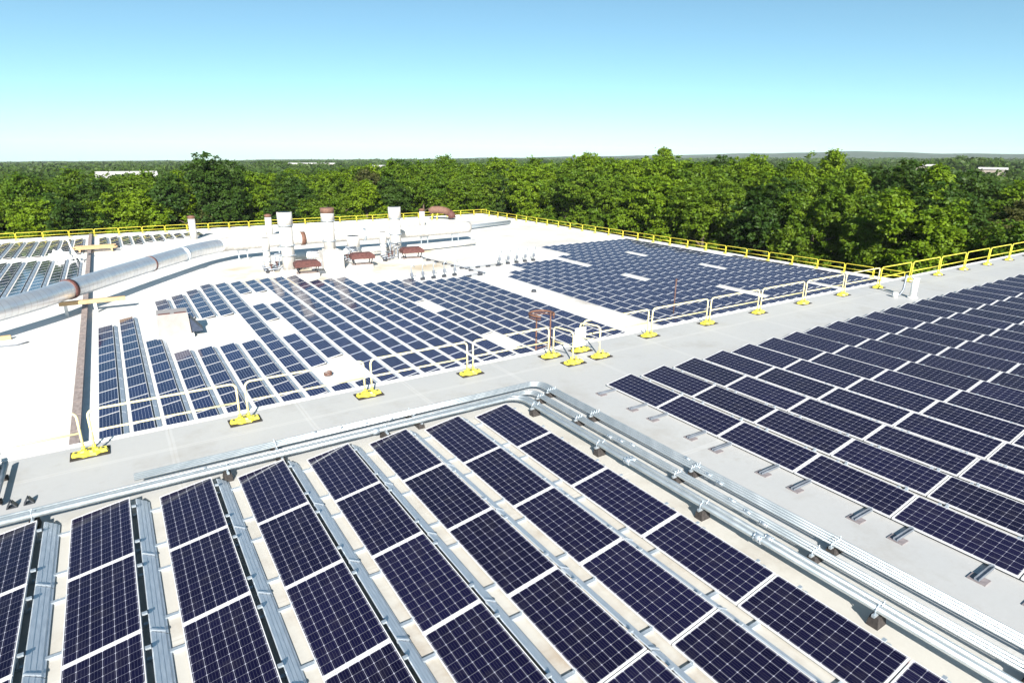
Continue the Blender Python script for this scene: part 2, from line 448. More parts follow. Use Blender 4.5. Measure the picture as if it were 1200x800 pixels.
FR, CE, DE, RA = panel_meshes(1.983, None)
ME_FR = FR.mesh('frame', M['frame']); ME_CE = CE.mesh('cell_sheet', [M['cells'], M['frame']])
ME_DE = DE.mesh('wind_deflector', M['deflector']); ME_RA = RA.mesh('mount_rail', M['galv'])
RS = MB(); RS.box((.60, 0, .022), (1.20, .055, .040)); RS.box((W - .01, 0, .11), (.04, .045, .16)); RS.box((W + .05, 0, .21), (.07, .05, .03))
ME_RS = RS.mesh('mount_rail', M['galv'])
FT = MB(); FT.box((-.30, 0, .030), (.60, .075, .012)); FT.box((-.30, .032, .05), (.60, .008, .035)); FT.box((-.30, -.032, .05), (.60, .008, .035)); FT.box((-.50, 0, .010), (.22, .26, .020), 1)
ME_FT = FT.mesh('mount_foot', [M['pipegrey'], M['padgrey']])
LP = 1.983
def full_panel(x, y, label, group, z=0, foot=False, last=False):
    t = thing('solar_panel', label, 'solar panel', (x, y, z), 0, group)
    place(ME_FR, 'frame', t); place(ME_CE, 'cell_sheet', t); 
    if not last: place(ME_DE, 'wind_deflector', t)
    for v in (.37, LP - .37):
        place(ME_RS if last else ME_RA, 'mount_rail', t, (0, -v, 0))
        if foot: place(ME_FT, 'mount_foot', t, (0, -v, 0))
    return t
# front array (eight columns that run away from the viewer)
n_ind = 0
for c in range(8):
    x = -2.857 + 1.402 * c
    ymin = max(1.2, 8.6 - .75 * (x + 2.4)) - 2.0
    k = 0
    while 12.364 - LP * k > ymin and k < 7:
        full_panel(x, 12.364 - LP * k, f'navy solar panel, {ORD[k]} from conduit end in {ORD[c]} column from left, front array', 'solar panels of the front array', last=(c == 7))
        k += 1; n_ind += 1
# array to the right of the conduits
for r in range(24):
    x = 11.315 + 1.397 * r
    k = 0
    ytop = 12.296 + .012 * r
    while ytop - LP * k > .30 * x - 1.9 and k < 7:
        full_panel(x, ytop - LP * k, f'dark solar panel, {ORD[k]} from walkway end in {ORD[r]} row behind the conduits', 'solar panels behind the conduits', foot=(r == 0))
        k += 1; n_ind += 1

# lower roof arrays: one mesh per panel; the nearest are things, the rest one stuff object
SL = 1.905
lf, lc, ldf, lr = panel_meshes(SL, None)
low_mb = MB()
def add_mb(dst, src, off, mi):
    b = len(dst.v); n0 = len(dst.f)
    dst.v += [(x + off[0], y + off[1], z + off[2]) for x, y, z in src.v]
    dst.f += [tuple(b + i for i in q) for q in src.f]; dst.m += [mi] * len(src.f); dst.sm += src.sm
    for fi, uv in src.uv.items(): dst.uv[n0 + fi] = uv
add_mb(low_mb, lf, (0, 0, 0), 0); add_mb(low_mb, lc, (0, 0, 0), 1); add_mb(low_mb, ldf, (0, 0, 0), 2)
for fi in range(len(low_mb.f)): pass
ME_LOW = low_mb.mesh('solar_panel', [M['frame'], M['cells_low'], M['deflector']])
spots = []            # (block, column, row-from-roof-edge, x, y)
X0, PX = -2.09, 1.402
top = {0: 54.15, 1: 56.1, 2: 48.4, 3: 44.5, 4: 44.5, 5: 44.5, 6: 44.5}
yb = 30.2             # hidden behind the roof edge below this
def fill(c, y1, y0):  # panels whose far end is at y1, y1-SL, ... down to y0
    y = y1
    while y - SL > y0 - .3:
        spots.append(['a', c, x0f(c), y]); y -= SL
def x0f(c): return X0 + PX * c
# phase so that the near part of every column lines up on y = 44.5 - SL*k
for c in range(0, 7): fill(c, top[c], yb)
fill(3, 61.4, 52.0 + .2); fill(4, 62.8, 53); fill(5, 64.5, 51.9); fill(6, 66.5, 51.9)
fill(7, 66.4, yb)                                   # the long column right of the box
fill(8, 66.4, 59.3); fill(8, 55.4, 48.8); fill(8, 44.6, 37.0); fill(8, 33.1, yb)
fill(9, 66.4, 59.3); fill(9, 55.3, 37.0); fill(9, 33.1, yb)
for c in (10, 11, 12): fill(c, 66.6, yb)
fill(13, 63.1, yb); fill(14, 63.1, yb); fill(15, 63.1, yb)
for c in (16,): fill(c, 58.9, yb)
fill(17, 58.9, 49.0 - .1); fill(17, 45.1, 37.3); fill(17, 33.5, yb)
for c in (18, 19): fill(c, 58.9, yb)
for c in (20, 21, 22, 23): fill(c, 57.0, yb)
seen = set(); A = []
for s in spots:
    A.append(s)
colrows = {}
for s in sorted(A, key=lambda s: s[3]):
    s.append(colrows.get(s[1], 0)); colrows[s[1]] = s[4] + 1
A.sort(key=lambda s: math.hypot(s[2], s[3]))
NIND = 300 - n_ind
rest = []
for i, s in enumerate(A):
    if i < NIND:
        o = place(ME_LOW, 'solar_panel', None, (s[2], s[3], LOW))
        tag(o, f'lower roof solar panel, {ORD[s[4]]} from the walkway in {ORD[s[1]]} column from the brown curb', 'solar panel', 'solar panels on the lower white roof')
    else: rest.append((s[2], s[3]))
# right block of the lower roof
for c in range(24):
    x = 35.2 + PX * c
    y1 = np.interp(c, [0, 1, 2, 3, 4, 10, 11, 22, 24], [55.8, 56.2, 56.6, 60.2, 60.4, 62.0, 69.6, 70.6, 70.8])
    y1 = 70.2 - SL * round((70.2 - y1) / SL)
    ylo = 30.2 if c < 3 else 29.5
    y = y1
    yr = 70.2 - .185 * 0
    while y - SL > ylo:
        gap = False
        for gx, g0, g1, w in ((45.9, 55.9, 60.4, 1), (57.8, 56, 60.6, 1), (46.6, 44.6, 49.1, 1), (59.4, 44.8, 49.2, 1), (50.4, 34.5, 39.5, 1), (60.9, 31, 36, 1)):
            if abs(x - gx) < PX * .5 * w + .01 and g0 < y - SL / 2 < g1: gap = True
        if x > 58 and y > 70 - (x - 58) * 1.05 + 2: gap = gap or (y > 71)
        if not gap and x < 68.4 - (y - 30) * .045: rest.append((x, y))
        y -= SL
# far left blocks
for c in range(9):
    x = -16.6 + PX * c + .55
    if x > -4.6: continue
    for k in range(12 if c < 8 else 9): rest.append((x, 91.0 - SL * k))
    for k in range(8): rest.append((x, 110.5 - SL * k))
for c in range(10):
    for k in range(max(2, 6 - c // 2)): rest.append((-1.9 + PX * c, 110.5 - SL * k))
RB = MB()
for x, y in rest: add_mb(RB, low_mb, (x, y, LOW), 0); RB.m[-len(low_mb.m):] = low_mb.m
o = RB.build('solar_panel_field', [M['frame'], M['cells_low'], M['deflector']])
o['kind'] = 'stuff'; tag(o, 'remaining ranks of small distant solar panels covering the white lower roof', 'solar panels')

# ------------------------------------------------------------------ guardrails
RH = 1.03
def arc_pts(c, r, a0, a1, ax, n=5):
    return [(c[0] + (r * math.cos(a0 + (a1 - a0) * i / n)) * ax[0], c[1] + (r * math.cos(a0 + (a1 - a0) * i / n)) * ax[1], c[2] + r * math.sin(a0 + (a1 - a0) * i / n)) for i in range(n + 1)]
def rail_frame(L, r=.0265, z0=.05, n=8, H=RH):
    b = MB(); rr = .14
    pts = [(0, 0, z0)] + arc_pts((rr, 0, H - rr), rr, PI, PI / 2, (1, 0)) + arc_pts((L - rr, 0, H - rr), rr, PI / 2, 0, (1, 0)) + [(L, 0, z0)]
    b.tube(pts, r, n); return b
def rail_mid(L, r=.024, n=8):
    b = MB(); b.tube([(0, 0, .53), (L, 0, .53)], r, n); return b
def base_casting():
    mat = MB(); mat.box((0, 0, .012), (.74, .46, .024))
    ca = MB()
    star = [(-.33, -.10), (-.20, -.105), (-.12, -.20), (.0, -.165), (.12, -.20), (.20, -.105), (.33, -.10), (.35, 0), (.33, .10), (.20, .105), (.12, .20), (0, .165), (-.12, .20), (-.20, .105), (-.33, .10), (-.35, 0)]
    ca.prism(star, .024, .085, 0, [(x * .93, y * .9) for x, y in star])
    ca.prism([(x * .55, y * .75) for x, y in star], .085, .125, 0, [(x * .45, y * .6) for x, y in star])
    for s in (-.1, .1):
        ca.tube([(s, 0, .08), (s, 0, .22)], .036, 10)
    for s in (-.25, .25): ca.tube([(s, 0, .08), (s, 0, .10)], .03, 8, 1)
    pin = MB(); pin.tube([(-.03, -.06, .125), (-.03, -.06, .15), (.03, -.06, .15), (.03, -.06, .125)], .014, 6); pin.box((0, -.03, .13), (.07, .05, .03))
    return mat.mesh('rubber_mat', M['rubber']), ca.mesh('base_casting', [M['yellow'], M['darkmetal']]), pin.mesh('lifting_pin', M['darkmetal'])
MB_MAT, MB_CAST, MB_PIN = base_casting()
YR = 15.32
def rail_base(x, y, rz, label, group):
    t = thing('guardrail_weight', label, 'rail base', (x, y, 0), rz, group)
    place(MB_MAT, 'rubber_mat', t); place(MB_CAST, 'base_casting', t); place(MB_PIN, 'lifting_pin', t)
    return t
bx = [-1.2 + 3.232 * k for k in range(0, 4)]
bx_r = [16.08 + 3.235 * k for k in range(0, 14)]
gate_l, gate_r = (11.55, YR), (12.80, YR - .08)
SECME = {}
def rail_section(p0, p1, label, mat, group, name='guardrail_section'):
    d = Vector((p1[0] - p0[0], p1[1] - p0[1])); L = d.length; key = (round(L, 2), mat)
    if key not in SECME: SECME[key] = (rail_frame(L).mesh('rail_frame', M[mat]), rail_mid(L).mesh('mid_rail', M[mat]))
    t = thing(name, label, 'guardrail', (p0[0], p0[1], 0), math.atan2(d.y, d.x), group)
    place(SECME[key][0], 'rail_frame', t); place(SECME[key][1], 'mid_rail', t)
    return t
GR = 'guardrail sections along the walkway edge'; GB = 'yellow guardrail bases'
stops = [-4.43] + bx + [gate_l[0]]
for i in range(len(stops) - 1):
    rail_section((stops[i] + .1, YR), (stops[i + 1] - .1, YR), f'pale yellow guardrail section, {ORD[i]} from the left end of the walkway edge', 'cream', GR)
for i, x in enumerate(stops[1:-1]):
    rail_base(x, YR, 0, f'yellow weighted rail base on black rubber mat, {ORD[i]} from the left', GB)
rail_base(-4.43, YR, 0, 'yellow weighted rail base at the far left end of the walkway', GB)
rail_base(gate_l[0], gate_l[1], 0, 'yellow weighted rail base on the left of the gate opening, at the roof edge', GB)
rail_base(11.80, 14.42, 0, 'yellow weighted rail base left of the gate, nearest the conduit corner', GB)
rail_base(gate_r[0], gate_r[1] + .05, 0, 'yellow weighted rail base under the white gate sign', GB)
rail_base(12.95, 14.45, 0, 'yellow weighted rail base right of the gate opening, out on the walkway', GB)
rail_section((gate_l[0] + .1, gate_l[1]), (11.80, 14.47), 'short pale rail stub on the left side of the gate', 'cream', GR)
rail_section((gate_r[0] - .1, gate_r[1]), (12.95, 14.50), 'short pale rail stub right of the gate, beside the white sign', 'cream', GR)
t = thing('gate_sign', 'white plate with faded yellow mark hung on the gate post', 'sign', (12.66, YR - .15, .22))
b = MB(); b.box((0, 0, .33), (.46, .02, .66)); b.build('sign_plate', M['sign'], t)
b = MB(); b.box((0, -.013, .36), (.16, .006, .16)); b.box((0, -.013, .22), (.06, .006, .12)); b.build('faded_mark', M['cream'], t)
stops = [gate_r[0]] + bx_r
for i in range(len(stops) - 1):
    rail_section((stops[i] + .1, YR), (stops[i + 1] - .1, YR), f'guardrail section, {ORD[i]} to the right of the white gate sign', 'cream' if i < 6 else 'yellow', GR)
for i, x in enumerate(bx_r):
    rail_base(x, YR, 0, f'yellow weighted rail base, {ORD[i]} to the right of the gate opening', GB)

# far rails round the lower roof: one mesh each
FL_ = 3.2
fb = rail_frame(FL_ - .12, .035, 0, 6, 1.08); fb.tube([(0, 0, .55), (FL_ - .12, 0, .55)], .03, 6); fb.box((0, 0, .06), (.5, .3, .12))
ME_FAR = fb.mesh('guardrail_section', M['yellow'])
fy = LY1 - .9
n = 0
x = -21.6
while x < 66:
    o = place(ME_FAR, 'guardrail_section', None, (x, fy, LOW), 0)
    tag(o, f'far yellow guardrail section, {ORD[n]} from the left along the back edge by the trees', 'guardrail', 'yellow guardrails along the far roof edges'); x += FL_; n += 1
n = 0
p = Vector((LX1a - .8, 31.0)); e = Vector((LX1b - .9, LY1 - .9)); dd = (e - p).normalized()
while (e - p).length > 3.3 and n < 27:
    o = place(ME_FAR, 'guardrail_section', None, (p.x, p.y, LOW), math.atan2(dd.y, dd.x))
    tag(o, f'far yellow guardrail section, {ORD[n]} from the walkway corner along the right roof edge', 'guardrail', 'yellow guardrails along the far roof edges'); p = p + dd * FL_; n += 1

# ------------------------------------------------------------------ conduits
def bend_run(xu, yv, x_end, y_end, z, R):
    pts = [(xu, y_end, z)]
    cx, cy = xu - R, yv - R
    for i in range(9):
        a = (PI / 2) * i / 8
        pts.append((cx + R * math.cos(a), cy + R * math.sin(a), z))
    pts.append((x_end, yv, z)); return pts
def conduit(xu, yv, x_end, z, r, R, label, coup):
    t = thing('electrical_conduit', label, 'conduit', (xu, yv, 0), 0, 'conduits around the front array')
    pts = [(a - xu, c - yv, d) for a, c, d in bend_run(xu, yv, x_end, -3.0, z, R)]
    b = MB(); b.tube(pts, r, 12); b.build('conduit_pipe', M['conduit'], t)
    for kind, q in coup:
        c = MB()
        if kind == 'u': c.tube([(0, q - .07 - yv, z), (0, q + .07 - yv, z)], r * 1.28, 12); c.tube([(0, q - .075 - yv, z), (0, q - .05 - yv, z)], r * 1.42, 6); c.tube([(0, q + .05 - yv, z), (0, q + .075 - yv, z)], r * 1.42, 6)
        else: c.tube([(q - .07 - xu, 0, z), (q + .07 - xu, 0, z)], r * 1.28, 12)
        c.build('coupling', M['galv'], t)
    return t
zc = .198
for i, (xu, yv) in enumerate(((9.66, 13.34), (9.58, 13.26), (9.50, 13.18), (9.42, 13.10))):
    conduit(xu, yv, -.42, zc, .026, .42 - .04 * i, ['outermost silver conduit of the outer bundle beside the walkway', 'silver conduit second from the walkway in the outer bundle', 'silver conduit third from the walkway in the outer bundle', 'innermost silver conduit of the outer bundle of four'][i], [('u', 7.8 - .35 * i), ('v', 3.2 + .6 * i)])
for i, (xu, yv) in enumerate(((9.10, 12.87), (9.02, 12.79), (8.94, 12.71))):
    conduit(xu, yv, -8.0, zc, .027, .36 - .03 * i, ['outer silver conduit of the middle bundle of three', 'centre silver conduit of the middle bundle of three', 'inner silver conduit of the middle bundle of three'][i], [('u', 6.2 - .4 * i), ('u', 8.9 + .3 * i), ('v', .8 + .7 * i)])
for i, (xu, yv, r) in enumerate(((8.54, 12.60, .042), (8.38, 12.48, .056))):
    conduit(xu, yv, -8.0, (.272, .283)[i], r, .48 - .06 * i, ['slimmer silver conduit of the inner pair beside the front array', 'thickest silver conduit lying nearest the front array'][i], [('u', 5.02 + .1 * i), ('u', 8.3), ('v', 4.4)])
def support(x, y, rz, w, pipes, label, top=.17):
    t = thing('conduit_support', label, 'pipe support', (x, y, 0), rz, 'rubber block conduit supports')
    b = MB(); hb = top - .045; b.prism([(-w / 2, -.085), (w / 2, -.085), (w / 2, .085), (-w / 2, .085)], 0, hb, 0, [(-w / 2 + .012, -.06), (w / 2 - .012, -.06), (w / 2 - .012, .06), (-w / 2 + .012, .06)]); b.build('rubber_block', M['block'], t)
    b = MB(); b.box((0, 0, hb + .022), (w + .06, .045, .043)); b.build('strut_channel', M['galv'], t)
    for px, r in pipes:
        c = MB()
        zz = top + r
        c.tube([(px - r - .008, 0, top - .01), (px - r - .006, 0, zz), (px - r * .7, 0, zz + r * .8), (px, 0, zz + r + .006), (px + r * .7, 0, zz + r * .8), (px + r + .006, 0, zz), (px + r + .008, 0, top - .01)], .011, 6)
        c.tube([(px, 0, zz + r), (px, 0, zz + r + .05)], .010, 6)
        c.build('pipe_clamp', M['galv'], t)
for i, y in enumerate((12.56, 10.71, 7.46, 4.41, 1.4)):
    support(9.54, y, 0, .32, [(.12, .026), (.04, .026), (-.04, .026), (-.12, .026)], f'rubber support block, {ORD[i]} from the corner under the outer conduits')
for i, y in enumerate((12.35, 10.71, 7.48, 4.46, 1.5)):
    support(9.02, y, 0, .26, [(.08, .027), (0, .027), (-.08, .027)], f'rubber support block, {ORD[i]} from the corner under the middle conduits')
for i, y in enumerate((11.77, 9.24, 6.32, 3.14)):
    support(8.42, y, 0, .24, [(.12, .042), (-.04, .056)], f'rubber support block, {ORD[i]} from the corner under the inner conduit pair', .225)
for i, x in enumerate((4.64, 1.2, -2.0)):
    support(x, 12.54, PI / 2, .30, [(.06, .042), (-.06, .056)], f'rubber support block under the inner conduits, {ORD[i]} left of the corner', .225)
for i, x in enumerate((5.6, 2.3)):
    support(x, 13.0, PI / 2, .85, [(.34, .026), (.26, .026), (.18, .026), (.10, .026)], f'long rubber support under the bundles beside the walkway, {ORD[i]} left of the corner')

# two dull pipes over the roof edge at far left, and a pair of steel angle brackets
for i, (x, y0, y1) in enumerate(((-2.86, 13.7, 16.05), (-2.66, 13.6, 15.4))):
    t = thing('drain_pipe', ['dull grey pipe reaching over the roof edge, left of its pair', 'shorter dull grey pipe lying right of its pair by the left roof edge'][i], 'pipe', (x, y0, 0))
    b = MB(); b.tube([(0, 0, .14), (0, y1 - y0, .14)], .045, 12); b.build('pipe_body', M['pipegrey'], t)
    for q in (.25, y1 - y0 - .5):
        b = MB(); b.box((0, q, .046), (.14, .10, .092)); b.build('pipe_cradle', M['block'], t)
for i, x in enumerate((-2.42, -2.16)):
    t = thing('angle_bracket', ['steel angle bracket nearest the grey drain pipes', 'steel angle bracket further right of the grey drain pipes'][i], 'bracket', (x, 13.58, 0)); t.scale = (.7, .7, .6)
    b = MB(); b.box((0, 0, .012), (.24, .20, .02)); b.box((-.06, 0, .12), (.03, .18, .24), M=Matrix.Rotation(.45, 3, 'Y')); b.box((.06, 0, .10), (.03, .18, .22), M=Matrix.Rotation(-.45, 3, 'Y')); b.build('bracket_body', M['darkmetal'], t)
t = thing('vent_pipe', 'white plastic vent pipe standing behind the right array near the railing', 'vent pipe', (31.35, 13.25, 0))
b = MB(); b.tube([(0, 0, 0), (0, 0, .92)], .14, 16); b.build('pipe_body', M['white_pvc'], t)
b = MB(); b.tube([(0, 0, 0), (0, 0, .06)], .22, 16); b.tube([(0, 0, .92), (0, 0, .96)], .155, 16); b.build('pipe_flange', M['white_pvc'], t)
t = thing('vent_pipe', 'small white pipe stub with bent dark hose beside the taller vent pipe', 'vent pipe', (30.75, 13.75, 0))
b = MB(); b.tube([(0, 0, 0), (0, 0, .24)], .11, 12); b.build('pipe_body', M['white_pvc'], t)
b = MB(); b.tube([(.05, 0, .1), (.25, -.08, .12), (.42, -.12, .35), (.5, -.1, .8), (.55, -.05, 1.0), (.75, 0, .98)], .05, 8); b.build('bent_hose', M['pipegrey'], t)

# ladder with safety cage beyond the gate
t = thing('caged_ladder', 'rusty ladder top with round safety hoop rising behind the gate', 'ladder', (12.05, 16.45, 0))
b = MB()
for s in (-.30, .30):
    b.tube([(s, 0, LOW), (s, 0, 1.15)], .026, 8)
b.build('ladder_stile', M['rusty_pipe'], t)
b = MB()
for i in range(22): b.tube([(-.3, 0, LOW + .3 + i * .3), (.3, 0, LOW + .3 + i * .3)], .016, 6)
b.build('rungs', M['rusty_pipe'], t)
b = MB()
for zz in (1.12, 1.02):
    b.tube([(.30 * 1.0 * math.cos(a) * 1.45, .12 + .42 * math.sin(a), zz) for a in np.linspace(-.9, PI + .9, 22)], .042 if zz > 1.1 else .022, 8)
for a in (0.2, 1.1, 2.0, 2.9): b.tube([(.435 * math.cos(a), .12 + .42 * math.sin(a), -4.5), (.435 * math.cos(a), .12 + .42 * math.sin(a), -.5)], .018, 6)
for zz in (-.4, -1.6, -2.8, -4.0): b.tube([(.435 * math.cos(a), .12 + .42 * math.sin(a), zz) for a in np.linspace(-.3, PI + .3, 16)], .022, 6)
b.build('safety_hoop', M['rusty_pipe'], t)

t = thing('pole', 'thin rusty pole standing alone in the right lower array', 'pole', (38.6, 34.2, LOW))
b = MB(); b.tube([(0, 0, 0), (0, 0, 3.0)], .045, 8); b.build('pole_shaft', M['rusty_pipe'], t)
b = MB(); b.tube([(0, 0, 2.95), (0, 0, 3.10)], .08, 8); b.tube([(0, 0, 0), (0, 0, .12)], .18, 8); b.build('pole_collar', M['rusty_pipe'], t)

# ------------------------------------------------------------------ big duct
def duct_obj(name, pts, r, mat, par, n=28):
    # tube with uv (distance along, around)
    b = MB(); P = [Vector(p) for p in pts]
    b.tube(P, r, n, 0, True)
    d = [0]
    for i in range(1, len(P)): d.append(d[-1] + (P[i] - P[i - 1]).length)
    fi = 0
    for i in range(len(P) - 1):
        for k in range(n):
            b.uv[fi] = [(d[i], k / n), (d[i], (k + 1) / n), (d[i + 1], (k + 1) / n), (d[i + 1], k / n)]; fi += 1
    return b.build(name, mat, par)
DZ = 2.10            # axis height above the lower roof
dt = thing('exhaust_duct', 'huge silver spiral duct curving across the left of the white roof', 'duct', (0, 66, LOW))
way = [(-22.0, 39.0), (-7.6, 54.8), (-3.75, 60.3), (.62, 67.0), (4.6, 72.8), (7.8, 77.2), (10.6, 79.6)]
def smooth(way, n):
    out = []
    for i in range(len(way) - 1):
        p0 = Vector(way[max(i - 1, 0)]); p1 = Vector(way[i]); p2 = Vector(way[i + 1]); p3 = Vector(way[min(i + 2, len(way) - 1)])
        for k in range(n):
            t_ = k / n
            out.append(.5 * ((2 * p1) + (p2 - p0) * t_ + (2 * p0 - 5 * p1 + 4 * p2 - p3) * t_ ** 2 + (3 * p1 - p0 - 3 * p2 + p3) * t_ ** 3))
    out.append(Vector(way[-1])); return out
pts = [(p.x, p.y - 66, DZ) for p in smooth(way, 10)]
duct_obj('duct_run', pts, .76, M['duct'], dt)
way2 = [(10.3, 79.4), (11.6, 80.1), (15, 80.6), (23.4, 81.0), (34.5, 80.3), (45.0, 81.0)]
duct_obj('duct_run', [(p.x, p.y - 66, DZ + .02) for p in smooth(way2, 8)], .80, M['stack'], dt)
def band(px, py, dirv, r, w, mat):
    b = MB(); d = Vector(dirv).normalized() * (w / 2)
    b.tube([(px - d.x, py - 66 - d.y, DZ), (px + d.x, py - 66 + d.y, DZ)], r, 28)
    b.build('duct_collar', mat, dt)
band(-3.75, 60.3, (.6, .8), .83, .40, M['rust']); band(2.6, 69.9, (.58, .81), .79, .16, M['rust']); band(6.1, 74.7, (.6, .8), .79, .16, M['galv'])
band(20.4, 80.9, (1, 0), .86, .5, M['rusty_pipe']); band(28.5, 80.7, (1, 0), .85, .35, M['galv']); band(-15, 46.7, (.68, .73), .84, .3, M['rust'])
for i, (x, y, rz, L, hz) in enumerate(((-2.3, 60.0, -.02, 4.6, 1.0),)):
    t = thing('timber_support', 'long timber beam jutting out under the duct by the brown curb', 'timber support', (x, y, LOW), rz)
    b = MB(); b.box((0, 0, hz), (L, .36, .30)); b.build('beam', M['timber'], t)
    for q in (-L / 2 + .4, L / 2 - 2.2):
        b = MB(); b.box((q, 0, (hz - .15) / 2), (.22, .22, hz - .15)); b.build('post', M['white_metal'], t)
def line_pipe(name, label, pts, r, mat, cat='duct', n=16):
    o0 = Vector(pts[0]); b = MB(); b.tube([tuple(Vector(p) - o0) for p in pts], r, n)
    o = b.build(name, mat, None, o0); tag(o, label, cat); return o
line_pipe('white_duct', 'slimmer white pipe running in front of the big duct behind the stacks', [(17.3, 74.0, LOW + 1.0), (30.5, 74.6, LOW + 1.0)], .40, M['white_metal'])
line_pipe('white_duct', 'low white pipe lying on the roof right of the stacks', [(33.5, 75.5, LOW + .55), (43.5, 76.6, LOW + .55)], .34, M['white_metal'])
line_pipe('white_duct', 'thin grey pipe lying beyond the stacks near the far railing', [(42, 90, LOW + .5), (62, 96, LOW + .5)], .3, M['galv'])
for i, x in enumerate((13.0, 17.8, 24.0, 31.5, 37.5, 42.5)):
    t = thing('duct_saddle', f'steel saddle under the white duct, {ORD[i]} from its bend', 'duct support', (x, 80.75, LOW), 0, 'steel saddles under the white duct')
    b = MB(); b.box((-.5, 0, .65), (.12, .12, 1.3)); b.box((.5, 0, .65), (.12, .12, 1.3)); b.box((0, 0, 1.22), (1.3, .2, .12)); b.build('saddle_frame', M['galv'], t)

# stacks
def stack(x, y, h, r, label, flare=True, plinth=0):
    t = thing('exhaust_stack', label, 'exhaust stack', (x, y, LOW))
    b = MB(); b.tube([(0, 0, .3 + plinth), (0, 0, h - 1.35)], r * .93, 20); b.build('stack_pipe', M['stack'], t)
    b = MB(); b.tube([(0, 0, h - 1.4), (0, 0, h - 1.36), (0, 0, h)], [r * .9, r * 1.06, r * 1.06], 20, caps=True); b.tube([(0, 0, h - .02), (0, 0, h + .01)], r * .9, 20, 1); b.build('stack_cap', [M['stack'], M['darkmetal']], t)
    for zz in (h - 1.45, h * .46, h * .30):
        b = MB(); b.tube([(0, 0, zz), (0, 0, zz + .10)], r * 1.10, 20); b.build('joint_band', M['galv'], t)
    b = MB(); b.prism([(-r * 1.3, -r * 1.3), (r * 1.3, -r * 1.3), (r * 1.3, r * 1.3), (-r * 1.3, r * 1.3)], 0, .5 + plinth, 0, [(-r, -r), (r, -r), (r, r), (-r, r)]); b.build('stack_base', M['stack'], t)
    return t
stack(15.7, 69.0, 6.65, .74, 'tall white exhaust stack, leftmost of the three big ones')
t = stack(20.5, 69.6, 6.85, .70, 'tall white exhaust stack with rusty top on a boxy white plinth', plinth=1.8)
b = MB(); b.box((0, -.2, 1.05), (2.3, 1.9, 2.1)); b.box((-1.7, .2, .6), (1.2, 1.3, 1.2)); b.build('plinth_box', M['stack'], t)
b = MB()
for i in range(5): b.box((-2.1 + i * .22, -.46, .6), (.08, .03, .9))
b.build('louvre', M['pipegrey'], t)
b = MB(); b.tube([(0, 0, 6.3), (0, 0, 6.87)], .765, 20); b.build('rusty_rim', M['rust_light'], t)
stack(30.0, 73.2, 6.3, .74, 'tall white exhaust stack, rightmost of the three big ones')
for i, (x, y, h, r) in enumerate(((13.9, 71.2, 3.8, .40), (27.8, 71.9, 3.5, .42), (24.4, 73.0, 3.1, .72))):
    stack(x, y, h, r, ['short thin white stack just left of the leftmost big stack', 'short thin white stack left of the rightmost big stack', 'squat white stack between the second and third big stacks'][i])
for i, (x, y, h) in enumerate(((10.1, 103.5, 3.0), (20.4, 100.5, 3.0), (46.6, 101.0, 2.7))):
    t = thing('vent_stub', ['white vent stub with rusty cowl above the far left panels', 'white vent stub with rusty cowl behind the big duct bend', 'white vent stub with rusty cowl left of the third big stack'][i], 'vent', (x, y, LOW), 0, 'white vent stubs by the far railing')
    b = MB(); b.tube([(0, 0, 0), (0, 0, h)], .5, 14); b.build('stub_pipe', M['stack'], t)
    b = MB(); b.tube([(0, 0, h), (0, 0, h + .35), (0, 0, h + .5)], [.35, .62, .2], 14); b.build('rusty_cowl', M['rusty_pipe'], t)
for i, (x, y, rz, txt) in enumerate(((14.6, 70.6, .2, 'left of the leftmost big stack'), (22.8, 71.6, -.1, 'right of the boxy plinth'), (28.6, 71.2, .3, 'left of the rightmost big stack'), (18.0, 70.4, 0, 'between the leftmost big stack and the plinth'))):
    t = thing('pipe_manifold', f'low cluster of dark pipes and valves {txt}', 'pipework', (x, y, LOW), rz)
    b = MB()
    for k in range(3): b.tube([(-1.3, k * .3, .35 + k * .18), (.9 - k * .3, k * .3, .35 + k * .18), (.9 - k * .3, k * .3, 1.5 + .2 * k), (1.5, k * .3, 1.5 + .2 * k)], .09, 8)
    b.build('pipe_runs', M['pipegrey'], t)
    b = MB(); b.box((-1.0, .3, .22), (.18, .9, .44)); b.build('pipe_stand', M['darkmetal'], t)
    for k in range(2):
        b = MB(); b.tube([(-.5 + k * .8, k * .3, .2 + k * .18), (-.5 + k * .8, k * .3, .85 + k * .18)], .07, 8); b.tube([(-.5 + k * .8, k * .3 - .03, .86 + k * .18), (-.5 + k * .8, k * .3 - .03, .90 + k * .18)], .22, 12); b.build('valve', M['rust'], t)
# red-brown relief hoods
for i, (x, y) in enumerate(((16.9, 66.2), (23.7, 68.2), (30.4, 69.2))):
    t = thing('relief_hood', ['red-brown roof vent hood in front of the leftmost big stack', 'red-brown roof vent hood right of the boxy plinth', 'red-brown roof vent hood in front of the rightmost big stack'][i], 'roof vent', (x, y, LOW), -.12, 'red-brown vent hoods in front of the stacks')
    b = MB(); p = [(-1.35, -.8), (1.35, -.8), (1.35, .8), (-1.35, .8)]
    b.prism(p, 1.15, 1.5, 0, p); b.prism(p, 1.5, 1.78, 0, [(-1.0, -.5), (1.0, -.5), (1.0, .5), (-1.0, .5)]); b.build('hood', M['rust'], t)
    b = MB(); b.box((0, 0, .22), (2.2, 1.2, .44)); b.build('curb', M['white_metal'], t)
    b = MB(); b.box((0, 0, .47), (2.3, 1.3, .06)); b.build('curb_flashing', M['curb'], t)
    for sx in (-.95, .95):
        for sy in (-.5, .5):
            b = MB(); b.tube([(sx * .95, sy, .5), (sx * 1.15, sy * 1.2, 1.18)], .06, 6); b.build('leg', M['darkmetal'], t)
